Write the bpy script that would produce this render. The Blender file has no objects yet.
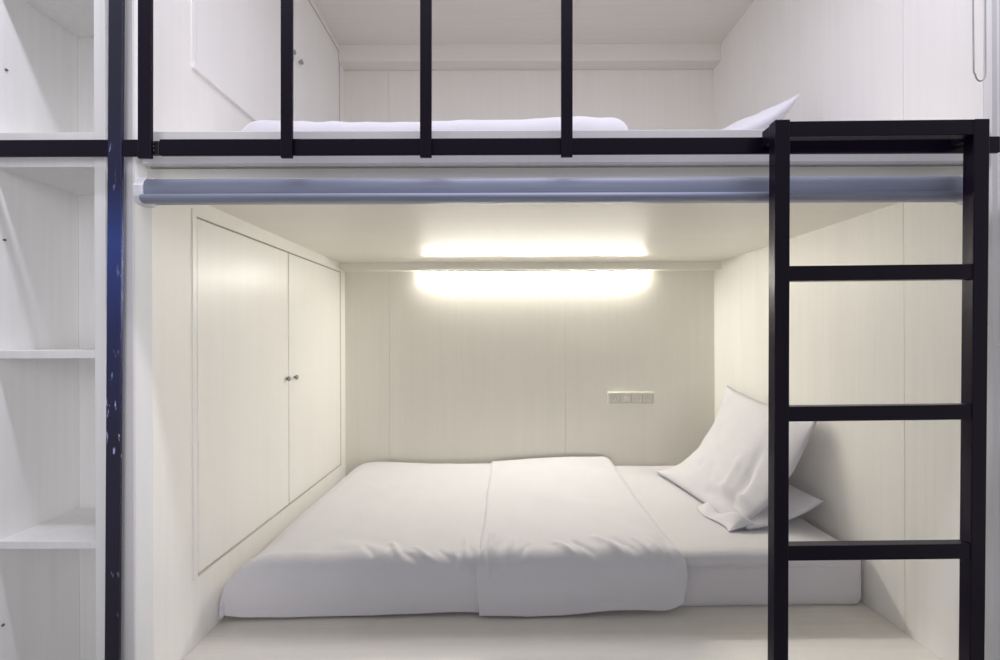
import bpy, bmesh, math, random
from mathutils import Vector, Matrix, noise

random.seed(7)
scene = bpy.context.scene
COL = scene.collection
H = 1.25                 # eye height above the corridor floor
F = 420.0                # focal length in pixels of the 1000 px frame
XL, XR = -0.868, 1.112   # inner faces of the niche side walls
YB = 2.252               # face of the back wall
def xr(y): return XR + (YB - y) * 0.030   # the right wall toes out a little towards the front
PI = math.pi

# ------------------------------------------------------------------ materials
def mat_new(name):
    m = bpy.data.materials.new(name)
    m.use_nodes = True
    nt = m.node_tree
    return m, nt, nt.nodes['Principled BSDF']

def ramp(nt, fac, stops):
    r = nt.nodes.new('ShaderNodeValToRGB')
    while len(r.color_ramp.elements) < len(stops):
        r.color_ramp.elements.new(0.5)
    for e, (p, c) in zip(r.color_ramp.elements, stops):
        e.position = p
        e.color = (c[0], c[1], c[2], 1)
    nt.links.new(fac, r.inputs['Fac'])
    return r.outputs['Color']

def noise_tex(nt, scale_vec, scale=1.0, detail=4.0, rough=0.55):
    tc = nt.nodes.new('ShaderNodeTexCoord')
    mp = nt.nodes.new('ShaderNodeMapping')
    mp.inputs['Scale'].default_value = scale_vec
    n = nt.nodes.new('ShaderNodeTexNoise')
    n.inputs['Scale'].default_value = scale
    n.inputs['Detail'].default_value = detail
    n.inputs['Roughness'].default_value = rough
    nt.links.new(tc.outputs['Object'], mp.inputs['Vector'])
    nt.links.new(mp.outputs['Vector'], n.inputs['Vector'])
    return n.outputs['Fac']

def bump(nt, b, height, strength, dist=0.001):
    bn = nt.nodes.new('ShaderNodeBump')
    bn.inputs['Strength'].default_value = strength
    bn.inputs['Distance'].default_value = dist
    nt.links.new(height, bn.inputs['Height'])
    nt.links.new(bn.outputs['Normal'], b.inputs['Normal'])

def mix_mul(nt, c1, c2, fac=1.0):
    mx = nt.nodes.new('ShaderNodeMix')
    mx.data_type = 'RGBA'
    mx.blend_type = 'MULTIPLY'
    mx.inputs[0].default_value = fac
    nt.links.new(c1, mx.inputs[6])
    nt.links.new(c2, mx.inputs[7])
    return mx.outputs[2]

def wood(name, col, grain=(70, 70, 2.0), rough=0.5, amt=0.024, spec=0.5):
    m, nt, b = mat_new(name)
    n1 = noise_tex(nt, grain, 1.0, 5.0, 0.6)
    n2 = noise_tex(nt, tuple(g * 0.16 for g in grain), 1.0, 3.0, 0.5)
    lo = tuple(c * (1 - amt) for c in col)
    c1 = ramp(nt, n1, [(0.30, lo), (0.62, col)])
    c2 = ramp(nt, n2, [(0.30, (0.98, 0.98, 0.978)), (0.65, (1, 1, 1))])
    nt.links.new(mix_mul(nt, c1, c2), b.inputs['Base Color'])
    b.inputs['Roughness'].default_value = rough
    b.inputs['Specular IOR Level'].default_value = spec
    bump(nt, b, n1, 0.15, 0.0005)
    return m

CREAM = (0.84, 0.817, 0.745)
M_WALL = wood('whitewashed_wood', CREAM, (70, 70, 2.0), 0.45)
M_SIDE = wood('whitewashed_side_board', (0.925, 0.912, 0.87), (70, 70, 2.0), 0.45, 0.03)
M_WALL_D = wood('whitewashed_wood_lengthwise', CREAM, (2.0, 60, 60), 0.5)
M_CEIL = wood('semi_gloss_cream_ceiling', (0.84, 0.817, 0.745), (2.0, 50, 50), 0.38, 0.03, 0.42)
M_PLAT = wood('pale_platform_board', (0.76, 0.735, 0.67), (2.0, 60, 60), 0.5, 0.07)
M_DOOR = wood('cream_door_lacquer', (0.92, 0.91, 0.875), (60, 60, 2.0), 0.33, 0.02)
M_FRAME = wood('white_painted_frame', (0.84, 0.83, 0.815), (60, 60, 3.0), 0.5, 0.03)
M_SHELF = wood('white_painted_shelf', (0.87, 0.865, 0.845), (60, 60, 2.0), 0.5, 0.05)

def plain(name, col, rough=0.5, metal=0.0, spec=0.5):
    m, nt, b = mat_new(name)
    n = noise_tex(nt, (30, 30, 30), 1.0, 3.0)
    c = ramp(nt, n, [(0.3, tuple(x * 0.88 for x in col)), (0.7, col)])
    nt.links.new(c, b.inputs['Base Color'])
    b.inputs['Roughness'].default_value = rough
    b.inputs['Metallic'].default_value = metal
    b.inputs['Specular IOR Level'].default_value = spec
    return m

M_BLACK = plain('black_steel_paint', (0.0085, 0.0045, 0.0140), 0.30, 0.0, 0.22)
M_BLACK2 = plain('black_hardware', (0.010, 0.009, 0.013), 0.45)
M_ALU = plain('white_plastic', (0.78, 0.78, 0.80), 0.4)
M_GREY = plain('grey_metal', (0.36, 0.35, 0.32), 0.4, 0.6)
M_GAP = plain('dark_gap', (0.05, 0.045, 0.04), 0.8)
M_CARC = plain('raw_board', (0.58, 0.54, 0.47), 0.6)
M_PINHOLE = plain('screw_hole', (0.16, 0.15, 0.14), 0.6)
M_SOCK = plain('socket_plastic', (0.79, 0.775, 0.70), 0.4)
M_SOCKP = plain('socket_plate', (0.90, 0.88, 0.80), 0.35)
M_PIN = plain('socket_pin', (0.64, 0.62, 0.55), 0.5)
M_CHAIN = plain('bead_chain', (0.50, 0.49, 0.46), 0.35, 0.4)
M_FLOOR = plain('grey_corridor_floor', (0.42, 0.41, 0.40), 0.5)

def blind_mat():
    m, nt, b = mat_new('grey_blue_blind_cloth')
    n = noise_tex(nt, (6, 90, 90), 1.0, 3.0)
    c = ramp(nt, n, [(0.3, (0.31, 0.34, 0.45)), (0.7, (0.36, 0.39, 0.50))])
    nt.links.new(c, b.inputs['Base Color'])
    b.inputs['Roughness'].default_value = 0.45
    return m
M_BLIND = blind_mat()

def cloth(name, col):
    m, nt, b = mat_new(name)
    n = noise_tex(nt, (7, 7, 7), 1.0, 5.0, 0.6)
    c = ramp(nt, n, [(0.3, tuple(x * 0.97 for x in col)), (0.7, col)])
    nt.links.new(c, b.inputs['Base Color'])
    b.inputs['Roughness'].default_value = 0.85
    b.inputs['Specular IOR Level'].default_value = 0.2
    b.inputs['Sheen Weight'].default_value = 0.1
    bump(nt, b, n, 0.25, 0.006)
    return m
M_LINEN = cloth('white_cotton', (0.742, 0.735, 0.775))
M_SHEET = cloth('white_fitted_sheet', (0.733, 0.722, 0.752))

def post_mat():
    # navy paint with pale scratches; a blue reflection is painted into its middle stretch
    m, nt, b = mat_new('scuffed_navy_blue_reflection')
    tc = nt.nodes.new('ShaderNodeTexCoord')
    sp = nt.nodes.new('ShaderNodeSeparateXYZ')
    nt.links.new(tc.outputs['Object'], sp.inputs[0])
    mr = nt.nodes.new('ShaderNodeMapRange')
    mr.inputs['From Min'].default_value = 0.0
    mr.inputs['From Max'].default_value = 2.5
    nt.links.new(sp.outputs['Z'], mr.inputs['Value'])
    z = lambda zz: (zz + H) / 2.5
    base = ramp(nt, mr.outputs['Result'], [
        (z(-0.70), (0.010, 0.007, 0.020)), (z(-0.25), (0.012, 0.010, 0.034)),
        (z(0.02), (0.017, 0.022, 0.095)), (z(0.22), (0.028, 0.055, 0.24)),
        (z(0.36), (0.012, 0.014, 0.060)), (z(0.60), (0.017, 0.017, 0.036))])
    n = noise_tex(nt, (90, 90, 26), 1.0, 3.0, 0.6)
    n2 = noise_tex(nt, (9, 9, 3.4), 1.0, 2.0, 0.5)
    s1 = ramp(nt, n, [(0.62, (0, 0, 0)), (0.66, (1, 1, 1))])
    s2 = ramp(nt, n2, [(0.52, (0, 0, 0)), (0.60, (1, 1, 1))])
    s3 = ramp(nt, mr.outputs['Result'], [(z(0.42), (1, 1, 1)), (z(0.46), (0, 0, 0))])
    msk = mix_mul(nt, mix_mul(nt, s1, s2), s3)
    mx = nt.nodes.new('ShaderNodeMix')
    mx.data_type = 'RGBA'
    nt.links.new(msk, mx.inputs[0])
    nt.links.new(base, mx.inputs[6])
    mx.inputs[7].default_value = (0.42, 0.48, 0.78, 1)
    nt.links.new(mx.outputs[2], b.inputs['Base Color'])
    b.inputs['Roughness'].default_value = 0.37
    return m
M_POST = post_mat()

def emit_mat(name, col, strength):
    m, nt, b = mat_new(name)
    b.inputs['Base Color'].default_value = (0.9, 0.9, 0.85, 1)
    b.inputs['Emission Color'].default_value = (*col, 1)
    b.inputs['Emission Strength'].default_value = strength
    return m
LED_STRENGTH = 118.0
M_LED = emit_mat('led_diffuser_glow', (1.0, 0.96, 0.87), LED_STRENGTH)

# ------------------------------------------------------------------ helpers
def box(bm, x0, x1, y0, y1, z0, z1, lean=0.0, zref=0.0):
    """axis box, z given relative to the eye; lean shears x with height"""
    vs = []
    for z in (z0, z1):
        for (x, y) in ((x0, y0), (x1, y0), (x1, y1), (x0, y1)):
            vs.append(bm.verts.new((x + lean * (z - zref), y, z + H)))
    for f in ((3, 2, 1, 0), (4, 5, 6, 7), (0, 1, 5, 4), (1, 2, 6, 5), (2, 3, 7, 6), (3, 0, 4, 7)):
        bm.faces.new([vs[i] for i in f])
    return vs

def slab(bm, poly, z0, z1):
    """horizontal plate from a footprint polygon"""
    a = [bm.verts.new((x, y, z0 + H)) for x, y in poly]
    b = [bm.verts.new((x, y, z1 + H)) for x, y in poly]
    n = len(poly)
    for k in range(n):
        bm.faces.new((a[k], a[(k + 1) % n], b[(k + 1) % n], b[k]))
    bm.faces.new(a[::-1]); bm.faces.new(b)

def across(y0, y1, z0, z1, bm=None):
    """plate spanning the niche from wall to wall"""
    bm = bm or bmesh.new()
    slab(bm, [(XL, y0), (xr(y0), y0), (xr(y1), y1), (XL, y1)], z0, z1)
    return bm

def bar(bm, a, b, w, h, up=(0, 0, 1)):
    """rectangular bar from a to b, w across, h along up (eye-relative z)"""
    a = Vector(a) + Vector((0, 0, H)); b = Vector(b) + Vector((0, 0, H))
    d = (b - a).normalized()
    u = Vector(up); u = (u - d * u.dot(d)).normalized()
    s = d.cross(u)
    vs = []
    for p in (a, b):
        for (i, j) in ((-1, -1), (1, -1), (1, 1), (-1, 1)):
            vs.append(bm.verts.new(p + s * (i * w / 2) + u * (j * h / 2)))
    for f in ((3, 2, 1, 0), (4, 5, 6, 7), (0, 1, 5, 4), (1, 2, 6, 5), (2, 3, 7, 6), (3, 0, 4, 7)):
        bm.faces.new([vs[i] for i in f])

def tube(bm, pts, r, n=10, cap=True):
    pts = [Vector(p) + Vector((0, 0, H)) for p in pts]
    rings = []
    prev = None
    for i, p in enumerate(pts):
        d = (pts[min(i + 1, len(pts) - 1)] - pts[max(i - 1, 0)]).normalized()
        ref = Vector((0, 1, 0)) if abs(d.y) < 0.9 else Vector((1, 0, 0))
        if prev is not None:
            ref = prev
        u = (ref - d * ref.dot(d)).normalized()
        prev = u
        s = d.cross(u)
        rings.append([bm.verts.new(p + (u * math.cos(t) + s * math.sin(t)) * r)
                      for t in (2 * PI * k / n for k in range(n))])
    for a, b in zip(rings, rings[1:]):
        for k in range(n):
            bm.faces.new((a[k], a[(k + 1) % n], b[(k + 1) % n], b[k]))
    if cap:
        bm.faces.new(rings[0][::-1]); bm.faces.new(rings[-1])

def extrude_x(bm, prof, x0, x1):
    """closed (y, z) profile swept along x"""
    a = [bm.verts.new((x0, y, z + H)) for y, z in prof]
    b = [bm.verts.new((x1, y, z + H)) for y, z in prof]
    n = len(prof)
    for k in range(n):
        bm.faces.new((a[k], a[(k + 1) % n], b[(k + 1) % n], b[k]))
    bm.faces.new(a[::-1]); bm.faces.new(b)

def build(name, bm, m, parent=None, bevel=0.0, smooth=False, base=None):
    """link a bmesh as ONE object; vertices become local to its root's base"""
    bmesh.ops.recalc_face_normals(bm, faces=bm.faces)
    me = bpy.data.meshes.new(name)
    o = bpy.data.objects.new(name, me)
    if parent is not None:
        root = parent
        while root.parent: root = root.parent
        off = root.location.copy()
        o.parent = parent
        p = parent
        chain = Vector((0, 0, 0))
        while p.parent is not None:
            chain += p.location; p = p.parent
        loc = Vector((0, 0, 0))
        bmesh.ops.translate(bm, verts=bm.verts, vec=-(off + chain))
        o.location = loc
    elif base is not None:
        b = Vector((base[0], base[1], base[2] + H))
        bmesh.ops.translate(bm, verts=bm.verts, vec=-b)
        o.location = b
    if smooth:
        for f in bm.faces: f.smooth = True
    bm.to_mesh(me); bm.free()
    me.materials.append(m)
    COL.objects.link(o)
    if bevel > 0:
        md = o.modifiers.new('soft_edges', 'BEVEL')
        md.width = bevel; md.segments = 2; md.limit_method = 'ANGLE'
        md.angle_limit = math.radians(40)
    return o

def tag(o, label, cat, group=None):
    o['label'] = label; o['category'] = cat
    if group: o['group'] = group
    return o

def thing(name, label, cat, base, group=None):
    o = bpy.data.objects.new(name, None)
    o.location = (base[0], base[1], base[2] + H)
    o.empty_display_size = 0.05
    COL.objects.link(o)
    return tag(o, label, cat, group)

def struct(name, bm, m, bevel=0.0):
    o = build(name, bm, m, None, bevel)
    o['kind'] = 'structure'
    return o

def B(*args):
    bm = bmesh.new()
    for a in args: box(bm, *a)
    return bm

# ------------------------------------------------------------------ setting
ZP = -0.857          # platform top
ZC = 0.384           # underside of the deck (lower niche ceiling)
ZF = 0.490           # top of the deck (upper bunk floor)
ZT = 1.514           # upper niche ceiling
YF = 1.000           # plane of the face frame
Y0 = 1.028           # where the side walls start on the left

struct('floor', B((-2.2, 2.4, -1.6, 2.4, -H - 0.06, -H)), M_FLOOR)
# back wall: tall boards with hairline joints
bm = bmesh.new()
joints = [XL - 0.02, -0.63, 0.312, XR + 0.03]
for a, b in zip(joints, joints[1:]):
    box(bm, a + 0.0005, b - 0.0005, YB, YB + 0.02, -H, ZT + 0.05)
struct('wall_back', bm, M_WALL)
# left wall with two cupboard openings
DY0, DY1 = 1.161, 2.196      # cupboard frame, front to back
LZ0, LZ1 = -0.672, 0.352     # lower cupboard
UZ0, UZ1 = 0.762, 1.500      # upper cupboard
t = 0.022
bm = B((XL - t, XL, Y0, DY0, -H, ZT + 0.05),
                      (XL - t, XL, DY1, YB, -H, ZT + 0.05),
                      (XL - t, XL, DY0, DY1, -H, LZ0),
                      (XL - t, XL, DY0, DY1, LZ1, UZ0),
                      (XL - t, XL, DY0, DY1, UZ1, ZT + 0.05))
slab(bm, [(-0.888, 1.003), (XL, Y0), (-0.888, Y0)], -H, 1.60)   # splayed front edge
struct('wall_left', bm, M_SIDE)
# right wall: two boards meeting at a joint
bm = bmesh.new()
for a, b in ((1.012, 1.2085), (1.210, YB)):
    slab(bm, [(xr(a), a), (xr(a) + t, a), (xr(b) + t, b), (xr(b), b)], -H, ZT + 0.05)
struct('wall_right', bm, M_SIDE)
dk = build('bunk_deck', across(1.044, YB - 0.002, ZC, ZF), M_CEIL, None, base=(0.12, 1.65, ZC))
tag(dk, 'white deck of the upper bunk, forming the low ceiling over the lower bed', 'bunk deck')
struct('ceiling', across(1.03, YB, ZT, ZT + 0.05), M_CEIL)
# face frame
struct('trim_1', across(YF, 1.030, 0.412, ZF), M_FRAME, 0.0015)          # header
struct('trim_2', across(1.014, 1.0435, ZC - 0.006, 0.406), M_WALL_D, 0.001)               # inner rail
bm = bmesh.new()
slab(bm, [(-0.946, YF), (-0.8895, YF), (-0.8885, 1.001), (-0.8885, Y0), (-0.946, Y0)], -H, 1.60)
struct('trim_3', bm, M_FRAME, 0.001)
bm = bmesh.new()
slab(bm, [(xr(1.012) + 0.023, 1.012), (xr(1.012) + 0.0005, 1.0115), (xr(1.012) + 0.010, 1.002), (1.172, 1.002), (1.174, YF), (1.240, YF), (1.240, 1.034), (xr(1.012) + 0.023, 1.034)], -H, 1.60)
struct('trim_4', bm, M_FRAME)
struct('wall_front_right', B((1.24, 2.2, 1.005, 1.03, -H, 1.62)), M_FRAME)
struct('wall_front_left', B((-2.2, -1.2455, 1.005, 1.03, -H, 1.62)), M_FRAME)
# cornices
struct('trim_5', across(2.178, YB, 0.344, ZC), M_WALL_D, 0.001)
struct('trim_6', across(2.178, YB, 1.426, ZT), M_WALL_D, 0.001)

# ------------------------------------------------------------------ lower platform
pf = build('bunk_platform', across(1.012, YB - 0.004, -H, ZP), M_PLAT, None, 0.004,
           base=(0.12, 1.6, -H))
tag(pf, 'white wooden platform box carrying the lower bunk mattress', 'bed platform')

# ------------------------------------------------------------------ cupboards
def cupboard(label, z0, z1, knob_z, gap_y, has_plinth_lip):
    r = thing('wall_cupboard', label, 'cupboard', (XL - 0.12, 1.68, z0), 'cupboards built into the left wall')
    bm = bmesh.new()      # carcass set into the wall
    d = 0.075
    box(bm, XL - d, XL - d + 0.012, DY0, DY1, z0, z1)
    box(bm, XL - d + 0.012, XL - 0.001, DY0, DY0 + 0.010, z0, z1)
    box(bm, XL - d + 0.012, XL - 0.001, DY1 - 0.006, DY1, z0, z1)
    box(bm, XL - d + 0.012, XL - 0.001, DY0 + 0.010, DY1 - 0.006, z0, z0 + 0.006)
    box(bm, XL - d + 0.012, XL - 0.001, DY0 + 0.010, DY1 - 0.006, z1 - 0.016, z1)
    build('carcass', bm, M_CARC, r, 0.001)
    bm = bmesh.new()      # thin raised bead around the doors
    box(bm, XL - 0.001, XL + 0.003, DY0 - 0.004, DY0 + 0.012, z0, z1 + 0.004)
    box(bm, XL - 0.001, XL + 0.003, DY0 + 0.012, DY1, z1 - 0.014, z1 + 0.004)
    if has_plinth_lip:
        box(bm, XL - 0.001, XL + 0.010, DY0 - 0.004, gap_y + 0.01, z0 - 0.020, z0)
    build('frame_bead', bm, M_DOOR, r, 0.0012)
    ya, yb = DY0 + 0.018, DY1 - 0.008
    for k, (a, b) in enumerate(((ya, gap_y - 0.0032), (gap_y + 0.0032, yb))):
        dr = build('door', B((XL - 0.021, XL - 0.0015, a, b, z0 + 0.0078, z1 - 0.0182)), M_DOOR, r, 0.0012)
        ky = gap_y - 0.018 if k == 0 else gap_y + 0.044
        bm = bmesh.new()
        prof = [(0.0, 0.0045), (0.006, 0.0045), (0.007, 0.009), (0.012, 0.010), (0.015, 0.007), (0.0155, 0.0008)]
        n = 14
        rings = [[bm.verts.new((XL - 0.0015 + h, ky + rr * math.cos(2 * PI * i / n), knob_z + H + rr * math.sin(2 * PI * i / n)))
                  for i in range(n)] for h, rr in prof]
        for p, q in zip(rings, rings[1:]):
            for i in range(n):
                bm.faces.new((p[i], p[(i + 1) % n], q[(i + 1) % n], q[i]))
        bm.faces.new(rings[-1])
        kn = build('knob', bm, M_GREY, dr, 0, True)
        kn['label'] = 'small grey metal knob'
    return r
cupboard('cream double-door cupboard in the left wall of the lower bunk', LZ0, LZ1, -0.165, 1.672, False)
cupboard('white cupboard in the left wall of the upper bunk, behind the guard rail', UZ0, UZ1, 1.155, 1.722, True)

# ------------------------------------------------------------------ LED lamp under the cornice
lx0, lx1 = -0.445, 0.730
lamp = thing('led_light_bar', 'glowing strip light under the cornice on the lower back wall', 'light', (0.14, 2.232, 0.344))
build('housing', B((lx0 - 0.006, lx1 + 0.006, 2.205, YB - 0.0003, 0.338, 0.344)), M_ALU, lamp, 0.0008)
bm = bmesh.new()
pr = [(2.250, 0.3375), (2.250, 0.329), (2.246, 0.327), (2.236, 0.327), (2.230, 0.331), (2.230, 0.3375)]
extrude_x(bm, pr, lx0, lx1)
df = build('diffuser', bm, M_LED, lamp)
df['label'] = 'glowing white diffuser'

# ------------------------------------------------------------------ power sockets
sx0, sx1, sz0, sz1 = 0.538, 0.786, -0.366, -0.302
ps = thing('power_outlet_strip', 'cream outlet strip on the back wall beside the pillows', 'socket', (0.66, YB, sz0))
bm = bmesh.new()
box(bm, sx0, sx1, YB - 0.014, YB - 0.0005, sz1 - 0.010, sz1)
box(bm, sx0, sx1, YB - 0.010, YB - 0.0005, sz0, sz0 + 0.005)
box(bm, sx0, sx0 + 0.009, YB - 0.012, YB - 0.0005, sz0 + 0.005, sz1 - 0.010)
box(bm, sx1 - 0.006, sx1, YB - 0.010, YB - 0.0005, sz0 + 0.005, sz1 - 0.010)
build('faceplate', bm, M_SOCKP, ps, 0.001)
w = (sx1 - sx0 - 0.015) / 4
for k in range(4):
    a = sx0 + 0.009 + k * w
    s = build('socket', B((a + 0.002, a + w - 0.002, YB - 0.006, YB - 0.0005, sz0 + 0.006, sz1 - 0.011)), M_SOCK, ps, 0.001)
    cx, cz = a + w / 2, (sz0 + sz1) / 2 - 0.003
    if k in (0, 2, 3):
        bm = B((cx - 0.012, cx - 0.008, YB - 0.0075, YB - 0.006, cz - 0.009, cz + 0.006),
               (cx + 0.008, cx + 0.012, YB - 0.0075, YB - 0.006, cz - 0.009, cz + 0.006),
               (cx - 0.003, cx + 0.003, YB - 0.0075, YB - 0.006, cz + 0.010, cz + 0.015))
        build('pin_hole', bm, M_PIN, s)
    else:
        build('rocker_switch', B((cx - 0.014, cx + 0.014, YB - 0.010, YB - 0.006, cz - 0.013, cz + 0.014)), M_SOCKP, s, 0.001)

# ------------------------------------------------------------------ bedding
def rounded_box(x0, x1f, x1b, y0a, y0b, y1, z0, z1, r, nx=60, ny=34, nz=8, wob=0.004, seed=0.0):
    """soft block whose front edge runs from depth y0a (left) to y0b (right)"""
    bm = bmesh.new()
    def pos(u, v, w):
        x1 = x1f + (x1b - x1f) * v
        x = x0 + (x1 - x0) * u
        yf = y0a + (y0b - y0a) * u
        y = yf + (y1 - yf) * v
        z = z0 + (z1 - z0) * w
        # round: pull towards the inner box
        ix = min(max(x, x0 + r), x1 - r); iy = min(max(y, yf + r), y1 - r); iz = min(max(z, z0 + r * 0.8), z1 - r * 0.8)
        d = Vector((x - ix, y - iy, (z - iz)))
        m = max(abs(d.x), abs(d.y), abs(d.z) * 1.25)
        if d.length > 1e-6:
            k = m / d.length
            d = d * k
        p = Vector((ix, iy, iz)) + d
        q = noise.noise(p * 5.0 + Vector((seed, 0, 0)))
        p.z += wob * q * (0.3 if w < 0.1 else 1.0)
        p.y += wob * 0.6 * noise.noise(p * 7.0 + Vector((0, seed, 3)))
        return p
    def dist(n):   # denser at the ends
        out = []
        for i in range(n + 1):
            tt = i / n
            out.append(0.5 - 0.5 * math.cos(PI * tt) if True else tt)
        return out
    U, V, W = dist(nx), dist(ny), dist(nz)
    cache = {}
    def vert(i, j, k):
        key = (i, j, k)
        if key not in cache:
            p = pos(U[i], V[j], W[k])
            cache[key] = bm.verts.new((p.x, p.y, p.z + H))
        return cache[key]
    for i in range(nx):
        for j in range(ny):
            for k in (0, nz):
                bm.faces.new((vert(i, j, k), vert(i + 1, j, k), vert(i + 1, j + 1, k), vert(i, j + 1, k)))
    for i in range(nx):
        for k in range(nz):
            for j in (0, ny):
                bm.faces.new((vert(i, j, k), vert(i + 1, j, k), vert(i + 1, j, k + 1), vert(i, j, k + 1)))
    for j in range(ny):
        for k in range(nz):
            for i in (0, nx):
                bm.faces.new((vert(i, j, k), vert(i, j + 1, k), vert(i, j + 1, k + 1), vert(i, j, k + 1)))
    return bm

MZ = -0.692       # mattress top
def yfront(x): return 1.288 + (x + 0.86) * 0.0205
mt = thing('mattress', 'white sheeted mattress lying on the lower bunk platform', 'mattress', (0.12, 1.7, ZP))
build('mattress_core', rounded_box(-0.785, 1.130, 1.098, yfront(-0.785) + 0.008, yfront(1.10) - 0.008, 2.236, ZP + 0.001, MZ, 0.036, seed=2.0), M_SHEET, mt, 0, True)
# stitched seam cord around the sheet front
bm = bmesh.new()
tube(bm, [(0.50 + 0.56 * k / 24, yfront(0.50 + 0.56 * k / 24) - 0.0085, MZ - 0.034 + 0.002 * math.sin(k)) for k in range(25)], 0.0022, 6)
build('sheet_seam', bm, M_SHEET, mt, 0, True)

def drape(x0, x1, ztop, yf, yb, hang, r, rl, rr, dl, dr, creases, bulge, nu=120, nv=150, seed=0.0, amp=1.0, zfloor=-9):
    """a cloth lying on the bed and hanging over its front: x0..x1 wide, rolled
    down at the left (radius rl, drop dl) and right (rr, dr)"""
    bm = bmesh.new()
    def fold(e, rad, lim):
        # distance e past an edge -> (outward, down)
        if e <= 0: return 0.0, 0.0, 0.0
        a = e / rad
        if a < PI / 2:
            return rad * math.sin(a), rad * (1 - math.cos(a)), a
        return rad, rad + (e - rad * PI / 2), PI / 2
    el = rl * PI / 2 + max(0, dl - rl) if dl >= rl else rl * math.acos(1 - dl / rl)
    er = rr * PI / 2 + max(0, dr - rr) if dr >= rr else rr * math.acos(1 - dr / rr)
    xi0, xi1 = x0 + (rl if dl >= rl else math.sqrt(max(0, rl * rl - (rl - dl) ** 2))), x1 - (rr if dr >= rr else math.sqrt(max(0, rr * rr - (rr - dr) ** 2)))
    L = el + (xi1 - xi0) + er
    grid = []
    for i in range(nu + 1):
        u = i / nu
        s = u * L
        if s < el: ex, side, xb = el - s, -1, xi0
        elif s > L - er: ex, side, xb = s - (L - er), 1, xi1
        else: ex, side, xb = 0, 0, xi0 + (s - el)
        ox, dz, ax = fold(ex, rl if side < 0 else rr, 0)
        x = xb + side * ox
        yfx = yf(x)
        hg = hang(x)
        top = yb - (yfx + r)
        tot = top + r * PI / 2 + max(0.0, hg - r)
        row = []
        for j in range(nv + 1):
            # uneven spacing: denser near the front edge
            tj = j / nv
            q = -top + (tot) * (tj ** 0.8)
            oy, dq, aq = fold(q, r, 0)
            y = (yfx + r) - oy if q > 0 else (yfx + r) - q
            drop = math.sqrt(dz * dz + dq * dq) if (dz > 0 and dq > 0) else dz + dq
            z = ztop - min(drop, max(hg, dz))
            nrm = Vector((side * math.sin(ax), -math.sin(aq), max(0.05, math.cos(aq) * math.cos(ax)))).normalized()
            d = bulge(x, y) if q < 0 else bulge(x, y) * max(0, 1 - q / 0.12)
            n = 0.0045 * noise.noise(Vector((x * 4 + seed, q * 4, 1.3))) + 0.0022 * noise.noise(Vector((x * 11, q * 9 + seed, 5)))
            edge = max(0.0, 1 - abs(q - 0.03) / 0.10)
            n += edge * 0.0040 * noise.noise(Vector((x * 20 + seed, q * 7, 9)))
            if q > 0: n += 0.009 * math.sin(PI * min(1.0, q / max(0.05, hg)))
            for (cx0, cq0, cx1, cq1, wd, dp) in creases:
                ax_, ay_ = cx1 - cx0, cq1 - cq0
                l2 = ax_ * ax_ + ay_ * ay_
                tt = ((x - cx0) * ax_ + (q - cq0) * ay_) / l2
                if -0.2 < tt < 1.2:
                    tc_ = min(1, max(0, tt))
                    px, py = cx0 + ax_ * tc_, cq0 + ay_ * tc_
                    dd = math.hypot(x - px, q - py) / wd
                    if dd < 3:
                        n += 1.3 * dp * math.exp(-dd * dd) * (1 - abs(2 * tc_ - 1) ** 3)
            p = Vector((x, y, z)) + nrm * (d + n * amp)
            p.z = max(p.z, zfloor)
            row.append(bm.verts.new((p.x, p.y, p.z + H)))
        grid.append(row)
    for a, b in zip(grid, grid[1:]):
        for j in range(nv):
            bm.faces.new((a[j], b[j], b[j + 1], a[j + 1]))
    return bm

def finish_cloth(o, th):
    sd = o.modifiers.new('thickness', 'SOLIDIFY')
    sd.thickness = th; sd.offset = -1.0
    sb = o.modifiers.new('soft', 'SUBSURF')
    sb.levels = 1; sb.render_levels = 1

def hang_l(x):
    return 0.180 - 0.5 * max(0, -0.80 - x) ** 1.0 * 0.25 + 0.004 * math.sin(x * 9) + 0.004 * noise.noise(Vector((x * 6, 2, 0)))
def hang_r(x):
    t_ = (x + 0.08) / 0.62
    return 0.189 - 6.0 * max(0, x - 0.47) ** 2 - 0.006 * max(0, t_ - 0.35) * 2 + 0.006 * math.sin(t_ * 7.0) * (1 if t_ > .2 else .4)
cre_l = [(-0.38, -0.05, -0.33, 0.035, 0.010, 0.007), (-0.34, 0.0, -0.27, 0.05, 0.009, -0.006), (-0.27, 0.02, -0.20, 0.055, 0.008, 0.006),
         (-0.22, 0.0, -0.17, 0.05, 0.008, -0.006), (-0.17, 0.01, -0.14, 0.07, 0.007, 0.006), (-0.12, -0.02, -0.10, 0.09, 0.008, -0.007),
         (-0.55, -0.04, -0.35, 0.02, 0.03, 0.005), (-0.46, -0.03, -0.41, 0.03, 0.009, -0.005), (-0.14, -0.09, -0.125, 0.05, 0.007, 0.006), (-0.30, -0.02, -0.24, 0.04, 0.006, 0.006)]
cre_r = [(-0.05, -0.10, -0.06, 0.10, 0.008, 0.008), (-0.02, -0.04, -0.04, 0.08, 0.010, -0.007), (0.14, -0.03, 0.22, 0.05, 0.010, 0.007),
         (0.20, -0.03, 0.27, 0.045, 0.009, -0.007), (0.27, -0.06, 0.36, 0.05, 0.012, 0.009), (0.33, -0.05, 0.40, 0.04, 0.010, -0.006),
         (0.45, -0.05, 0.47, 0.06, 0.010, 0.007), (0.50, -0.04, 0.50, 0.09, 0.009, -0.006), (0.05, -0.5, 0.30, -0.30, 0.06, 0.006), (0.02, -0.06, -0.01, 0.07, 0.008, 0.007), (0.07, -0.02, 0.03, 0.06, 0.008, -0.006), (0.40, -0.05, 0.44, 0.05, 0.008, 0.006)]
dv = thing('duvet', 'rumpled white duvet covering the left part of the lower mattress', 'duvet', (-0.15, 1.7, MZ))
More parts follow.
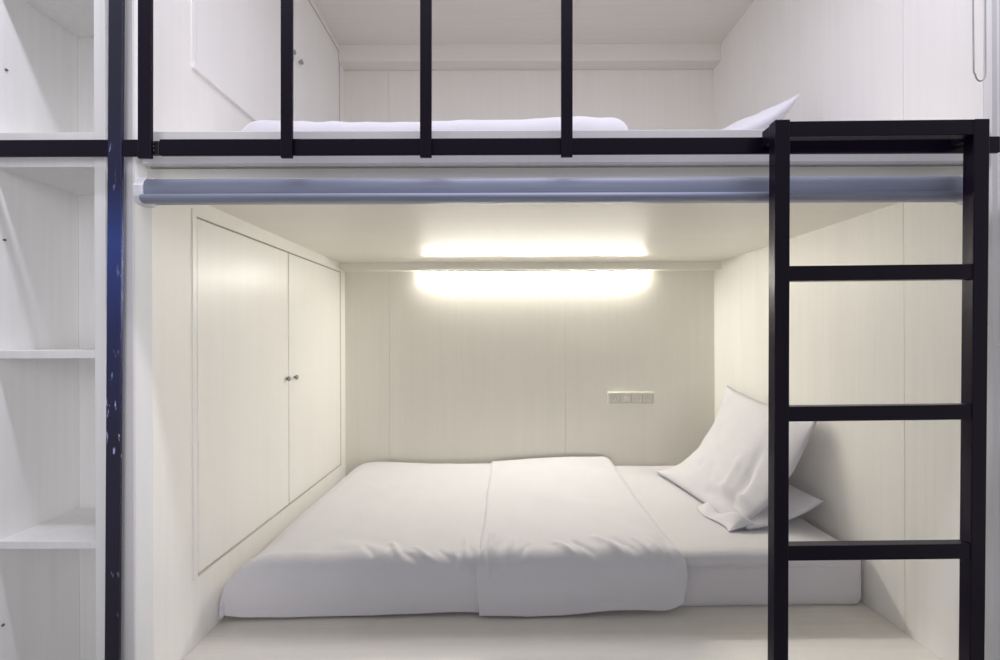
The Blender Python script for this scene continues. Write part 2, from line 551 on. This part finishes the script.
o = build('duvet_body', drape(-0.858, -0.055, -0.668, lambda x: yfront(x) - 0.024, 2.225, hang_l, 0.044, 0.13, 0.02, 0.170, 0.012, cre_l,
                              lambda x, y: 0.010 * math.exp(-((x + 0.66) / 0.15) ** 2) * min(1.0, max(0.2, (y - 1.3) / 0.7)) - 0.004, seed=1.0, zfloor=ZP + 0.008), M_LINEN, dv, 0, True)
finish_cloth(o, 0.012)
o = build('turned_back_fold', drape(-0.088, 0.536, -0.659, lambda x: yfront(x) - 0.036, 2.23, hang_r, 0.047, 0.016, 0.030, 0.016, 0.034, cre_r,
                                    lambda x, y: 0.022 * max(0, (y - 1.7) / 0.55) * max(0, min(1, (x + 0.05) / 0.4)), seed=6.0, zfloor=ZP + 0.008), M_LINEN, dv, 0, True)
finish_cloth(o, 0.012)

def bez(p0, p1, p2, t_):
    a = Vector(p0); b = Vector(p1); c = Vector(p2)
    return a * (1 - t_) ** 2 + b * 2 * t_ * (1 - t_) + c * t_ * t_
def bez_n(p0, p1, p2, t_):
    d = (Vector(p1) - Vector(p0)) * (1 - t_) + (Vector(p2) - Vector(p1)) * t_
    d.normalize()
    return Vector((-d.y, d.x))       # left of the direction: up / out of the wall

def pillow(near, far, ynear, yfar, T, seed=0.0, creases=(), nu=46, nv=46, pinch=0.05):
    """soft bag: section (x, z) bezier `near` at ynear blending into `far` at yfar"""
    bm = bmesh.new()
    tops, bots = [], []
    for i in range(nu + 1):
        a = -1 + 2 * i / nu
        rt, rb = [], []
        for j in range(nv + 1):
            b = j / nv
            bb = 2 * b - 1
            ae = a * (1 - pinch * (1 - bb * bb))
            be = 0.5 + 0.5 * bb * (1 - pinch * (1 - a * a))
            w = 0.5 + 0.5 * ae
            y = ynear + (yfar - ynear) * w
            m = bez(*near, be) * (1 - w) + bez(*far, be) * w
            n = (bez_n(*near, be) * (1 - w) + bez_n(*far, be) * w).normalized()
            prof = max(0.0, (1 - abs(a) ** 2.6) * (1 - abs(bb) ** 2.6))
            tk = T * prof ** 0.62
            q = 0.010 * noise.noise(Vector((a * 2.2 + seed, bb * 2.2, seed))) + 0.0018 * noise.noise(Vector((a * 5, bb * 5 + seed, 2)))
            for (ca, cb, cc, cd, wd, dp) in creases:
                vx, vy = cc - ca, cd - cb
                tt = min(1, max(0, ((a - ca) * vx + (b - cb) * vy) / (vx * vx + vy * vy)))
                dd = math.hypot(a - ca - vx * tt, b - cb - vy * tt) / wd
                if dd < 3: q += dp * math.exp(-dd * dd) * (1 - abs(2 * tt - 1) ** 3)
            border = (i in (0, nu)) or (j in (0, nv))
            pt = m + n * (tk + q * min(1, prof * 4))
            pb = m - n * (tk * 0.55)
            vt = bm.verts.new((pt.x, y, pt.y + H))
            rt.append(vt)
            rb.append(vt if border else bm.verts.new((pb.x, y, pb.y + H)))
        tops.append(rt); bots.append(rb)
    for g, flip in ((tops, False), (bots, True)):
        for i in range(nu):
            for j in range(nv):
                f = [g[i][j], g[i + 1][j], g[i + 1][j + 1], g[i][j + 1]]
                if flip: f = f[::-1]
                bm.faces.new(f)
    return bm

PG = 'pillows on the lower bunk'
pl = build('pillow', pillow(((0.83, -0.672), (1.00, -0.672), (1.098, -0.575)), ((0.80, -0.672), (0.97, -0.67), (1.090, -0.58)),
                            1.455, 2.02, 0.040, 3.0), M_LINEN, None, 0, True, base=(0.95, 1.74, MZ))
tag(pl, 'white pillow lying flat underneath, its corner showing behind the ladder', 'pillow', PG)
pu = thing('pillow', 'plump white pillow propped upright against the right wall', 'pillow', (0.88, 1.76, MZ), PG)
cre_p = [(-0.75, 0.10, -0.55, 0.75, 0.05, -0.016), (-0.55, 0.10, -0.35, 0.60, 0.05, 0.012), (-0.2, 0.20, 0.10, 0.42, 0.05, -0.008),
         (-0.95, 0.18, -0.2, 0.10, 0.035, -0.018), (-0.95, 0.28, -0.3, 0.20, 0.03, 0.010), (0.2, 0.25, 0.30, 0.33, 0.04, -0.006)]
o = build('pillow_body', pillow(((0.80, -0.672), (0.985, -0.640), (1.095, -0.295)), ((0.730, -0.672), (0.99, -0.655), (1.085, -0.245)),
                               1.480, 2.075, 0.070, 8.0, cre_p), M_LINEN, pu, 0, True)
# loose open end of the pillowcase folded over at the near lower corner
bm = bmesh.new()
rows = []
n1, n2 = 40, 10
for i in range(n1 + 1):
    s = i / n1
    y = 1.455 + 0.215 * s
    x = 0.800 - 0.022 * s
    row = []
    for j in range(n2 + 1):
        v = j / n2
        fade = math.sin(PI * min(1, max(0, s * 1.02))) ** 0.5 if s < 1 else 0
        lift = 0.060 * math.sin(PI * v) * (0.5 + 0.5 * math.cos(5.5 * s)) * fade
        xx = x - 0.035 + 0.105 * v + 0.010 * math.sin(7 * s + 3 * v)
        zz = MZ + 0.012 + 0.020 * v + lift
        row.append(bm.verts.new((xx, y + 0.02 * v, zz + H)))
    rows.append(row)
for a, b in zip(rows, rows[1:]):
    for j in range(n2):
        bm.faces.new((a[j], b[j], b[j + 1], a[j + 1]))
o = build('pillowcase_flap', bm, M_LINEN, pu, 0, True)
finish_cloth(o, 0.005)

# upper bunk bedding (mostly hidden by the edge of the deck)
UM = 0.628
mu = build('mattress', rounded_box(-0.835, 1.11, 1.095, 1.275, 1.275, 2.236, ZF + 0.002, UM, 0.04, 40, 24, 6, seed=5.0), M_SHEET, None, 0, True,
           base=(0.12, 1.7, ZF))
tag(mu, 'white mattress on the upper bunk deck under the upper duvet', 'mattress')
du = build('duvet', drape(-0.800, 0.36, 0.664, lambda x: 1.262, 2.225, lambda x: 0.12, 0.05, 0.08, 0.05, 0.10, 0.036, [],
                          lambda x, y: 0.008 * math.sin(x * 5), 70, 70, 12.0, 1.0, ZF + 0.014), M_LINEN, None, 0, True, base=(-0.2, 1.7, UM))
finish_cloth(du, 0.012)
tag(du, 'white duvet on the upper bunk showing just above the deck edge', 'duvet')
pu2 = build('pillow', pillow(((0.60, 0.655), (0.90, 0.700), (1.024, 0.842)), ((0.62, 0.66), (0.90, 0.67), (1.03, 0.78)),
                             1.45, 1.90, 0.075, 15.0, pinch=0.06), M_LINEN, None, 0, True, base=(0.82, 1.67, UM))
tag(pu2, 'white pillow on the upper bunk, its pointed corner rising above the ladder top', 'pillow')

# ------------------------------------------------------------------ open shelving on the left
su = thing('shelving_unit', 'tall white open shelving unit left of the navy steel post', 'shelf', (-1.10, 1.1, -H))
sx0, sx1 = -1.223, -0.978
build('side_panel', B((sx0 - 0.022, sx0, YF, 1.20, -H, 1.62)), M_SHELF, su, 0.0012)
build('side_panel', B((sx1, -0.952, YF - 0.004, 1.20, -H, 1.62)), M_SHELF, su, 0.0012)
build('back_panel', B((sx0, sx1, 1.20, 1.212, -H, 1.62)), M_SHELF, su)
for z0, z1 in ((-0.050, -0.031), (-0.505, -0.486), (0.407, 0.431), (0.471, 0.490), (0.857, 0.880), (-0.96, -0.94)):
    build('shelf_board', B((sx0, sx1, YF + 0.003, 1.20, z0, z1)), M_SHELF, su, 0.0012)
for (y, z) in ((1.027, 0.655), (1.022, 0.238), (1.016, -0.695)):
    bm = bmesh.new()
    tube(bm, [(sx0 - 0.0002, y, z), (sx0 + 0.003, y, z)], 0.0030, 12)
    s = build('screw_cap', bm, M_PINHOLE, su)
    s['label'] = 'small dark screw hole'

# ------------------------------------------------------------------ steel frame: post + crossbeam
LEAN = 0.0095
fr = thing('support_post', 'navy painted steel post and crossbeam in front of the shelving', 'frame', (-0.90, 0.975, -H))
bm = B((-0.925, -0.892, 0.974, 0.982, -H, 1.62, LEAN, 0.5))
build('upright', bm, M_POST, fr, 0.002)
build('crossbeam', B((-2.2, -0.925, 0.974, 0.982, 0.4205, 0.4595)), M_BLACK, fr, 0.002)
build('crossbeam', B((-0.890, -0.829, 0.974, 0.982, 0.4205, 0.4595)), M_BLACK, fr, 0.002)

# ------------------------------------------------------------------ guard rail of the upper bunk
gr = thing('guard_rail', 'black steel guard rail of vertical bars across the upper bunk', 'guard rail', (0.1, 0.97, 0.4145))
build('bottom_rail', B((-0.788, 1.122, 0.953, 0.962, 0.4130, 0.4500)), M_BLACK, gr, 0.002)
for k, px in enumerate((145.2, 287.3, 426.8, 568.2)):
    xc = (px - 507) / F * 0.945
    wd = 0.0140 if k else 0.0160
    build('bar', B((xc - wd, xc + wd - 0.002, 0.945, 0.953, 0.4035, 1.56, 0.004, 0.5)), M_BLACK, gr, 0.0015)
bk = build('hinge_bracket', B((-0.812, -0.790, 0.955, 0.966, 0.416, 0.447)), M_BLACK2, gr, 0.002)
for dz in (0.425, 0.434, 0.443):
    bm = bmesh.new()
    tube(bm, [(-0.803, 0.956, dz), (-0.803, 0.952, dz)], 0.0025, 8)
    s = build('bolt', bm, M_GREY, bk)
    s['label'] = 'small bright bolt head'

# ------------------------------------------------------------------ ladder
ld = thing('bunk_ladder', 'black steel ladder hooked onto the upper bunk rail', 'ladder', (0.80, 0.92, -H))
def ly(z): return 0.900 - 0.012 * (z - 0.46) / 1.15      # the foot stands a touch further in
def lxl(z): return 0.5776
def lxr(z): return 1.0045 + 0.001 * (z - 0.46)
ZTOP = 0.4625
for fx, wl in ((lxl, 0.0315), (lxr, 0.0325)):
    bm = bmesh.new()
    vs = []
    for z in (-H, ZTOP):
        x, y = fx(z), ly(z)
        for (a, b) in ((x, y), (x + wl, y), (x + wl, y + 0.024), (x, y + 0.024)):
            vs.append(bm.verts.new((a, b, z + H)))
    for f in ((3, 2, 1, 0), (4, 5, 6, 7), (0, 1, 5, 4), (1, 2, 6, 5), (2, 3, 7, 6), (3, 0, 4, 7)):
        bm.faces.new([vs[i] for i in f])
    build('rail', bm, M_BLACK, ld, 0.0018)
def rung(zc, h, name='rung'):
    bm = bmesh.new()
    y = ly(zc) + 0.0125
    bar(bm, (lxl(zc) + 0.0315, y, zc - 0.0018), (lxr(zc), y, zc + 0.0012), 0.022, h)
    build(name, bm, M_BLACK, ld, 0.0015)
rung(0.4445, 0.033, 'top_bar')
for zc in (0.1345, -0.1695, -0.4725, -0.775, -1.07):
    rung(zc, 0.0325)
for fx in (lxl, lxr):
    x = fx(0.46)
    build('hook_arm', B((x + 0.002, x + 0.029, ly(0.46) + 0.024, 0.9525, 0.424, 0.4605)), M_BLACK, ld, 0.0015)

# ------------------------------------------------------------------ roller blind
rb = thing('roller_blind', 'grey blue rolled-up blind across the top of the lower bunk opening', 'blind', (0.12, 0.985, 0.31))
bx0, bx1 = -0.829, 1.066
yc, zc, R_ = 0.985, 0.3400, 0.0265
bm = bmesh.new()
prof = []
for k in range(32):      # soft flattened roll
    a = 2 * PI * k / 32
    cx_, cz_ = math.cos(a), math.sin(a)
    prof.append((yc + R_ * math.copysign(abs(cx_) ** 0.55, cx_), zc + R_ * math.copysign(abs(cz_) ** 0.7, cz_)))
extrude_x(bm, prof, bx0, bx1)
o = build('rolled_cloth', bm, M_BLIND, rb, 0, True)
bm = bmesh.new()     # hem bar tucked against the roll
pb = [(yc - 0.030 + 0.0125 * math.cos(a), zc - 0.0255 + 0.0105 * math.sin(a)) for a in (2 * PI * k / 16 for k in range(16))]
extrude_x(bm, pb, bx0 + 0.004, bx1 - 0.004)
build('hem_bar', bm, M_BLIND, rb, 0, True)
for x0, x1 in ((-0.851, -0.829), (1.066, 1.082)):
    bm = bmesh.new()
    out = [(yc - 0.030, zc - 0.018), (yc - 0.022, zc - 0.034), (yc + 0.004, zc - 0.036), (yc + 0.022, zc - 0.022), (yc + 0.026, zc + 0.028),
           (yc + 0.010, zc + 0.034), (yc - 0.016, zc + 0.030), (yc - 0.031, zc + 0.006)]
    extrude_x(bm, out, x0, x1)
    o = build('end_bracket', bm, M_ALU, rb, 0.002)
    o['label'] = 'white plastic end bracket'
bm = bmesh.new()
box(bm, bx0, bx1, 1.000, 1.012, 0.372, 0.3775)
build('head_rail', bm, M_ALU, rb, 0.001)

# bead chain of the blind above (its roller is out of the photograph)
bm = bmesh.new()
pts = []
xa, xb, zb = 1.068, 1.098, 0.580
for k in range(40):
    pts.append((xa - 0.003 + 0.006 * k / 39, 0.962, 1.50 - (1.50 - zb - 0.02) * k / 39))
for k in range(1, 12):
    a = PI + PI * k / 12
    pts.append(((xa + xb) / 2 + 0.003 + (xb - xa - 0.006) / 2 * math.cos(a), 0.962, zb + 0.02 + 0.020 * math.sin(a)))
for k in range(40):
    pts.append((xb, 0.962, zb + 0.02 + (1.50 - zb - 0.02) * k / 39))
tube(bm, pts, 0.0016, 6)
ch = build('blind_chain', bm, M_CHAIN, None, 0, True, base=(1.087, 0.962, 0.58))
tag(ch, 'thin looped pull chain hanging at the right of the upper bunk', 'chain')

# ------------------------------------------------------------------ light
w = bpy.data.worlds.new('corridor_light')
scene.world = w
w.use_nodes = True
bg = w.node_tree.nodes['Background']
bg.inputs['Color'].default_value = (0.94, 0.93, 1.0, 1)
bg.inputs['Strength'].default_value = 0.37

def area(name, loc, target, sx, sy, power, col):
    l = bpy.data.lights.new(name, 'AREA')
    l.shape = 'RECTANGLE'; l.size = sx; l.size_y = sy
    l.energy = power; l.color = col
    o = bpy.data.objects.new(name, l)
    o.location = Vector(loc) + Vector((0, 0, H))
    d = (Vector(target) - Vector(loc)).normalized()
    o.rotation_euler = d.to_track_quat('-Z', 'Y').to_euler()
    COL.objects.link(o)
    return o
area('corridor_ceiling_lamp', (0.0, 0.70, 1.50), (0.0, 0.88, 0), 2.6, 0.06, 23, (0.905, 0.88, 1.02))
side = area('shelf_fill_light', (-0.45, 0.10, 0.15), (-1.10, 1.05, -0.05), 0.30, 1.6, 1.25, (0.95, 0.94, 1.0))  # unseen fill light added to brighten the shelving and left stile
side.data.spread = math.radians(70)

# ------------------------------------------------------------------ camera
cam = bpy.data.cameras.new('camera')
cam.sensor_width = 36.0
cam.sensor_fit = 'HORIZONTAL'
cam.lens = F / 1000 * 36.0
cam.shift_x = -0.007
cam.shift_y = 0.006
cam.clip_start = 0.02
co = bpy.data.objects.new('camera', cam)
co.matrix_world = Matrix.Translation((0, 0, H)) @ Matrix.Rotation(PI / 2, 4, 'X') @ Matrix.Rotation(math.radians(-0.2), 4, 'Z')
COL.objects.link(co)
scene.camera = co

scene.view_settings.view_transform = 'Standard'
scene.view_settings.look = 'None'
scene.view_settings.gamma = 1.0
scene.view_settings.use_curve_mapping = False
scene.view_settings.exposure = 0.0
scene.cycles.use_denoising = True
scene.cycles.max_bounces = 16
scene.cycles.diffuse_bounces = 10
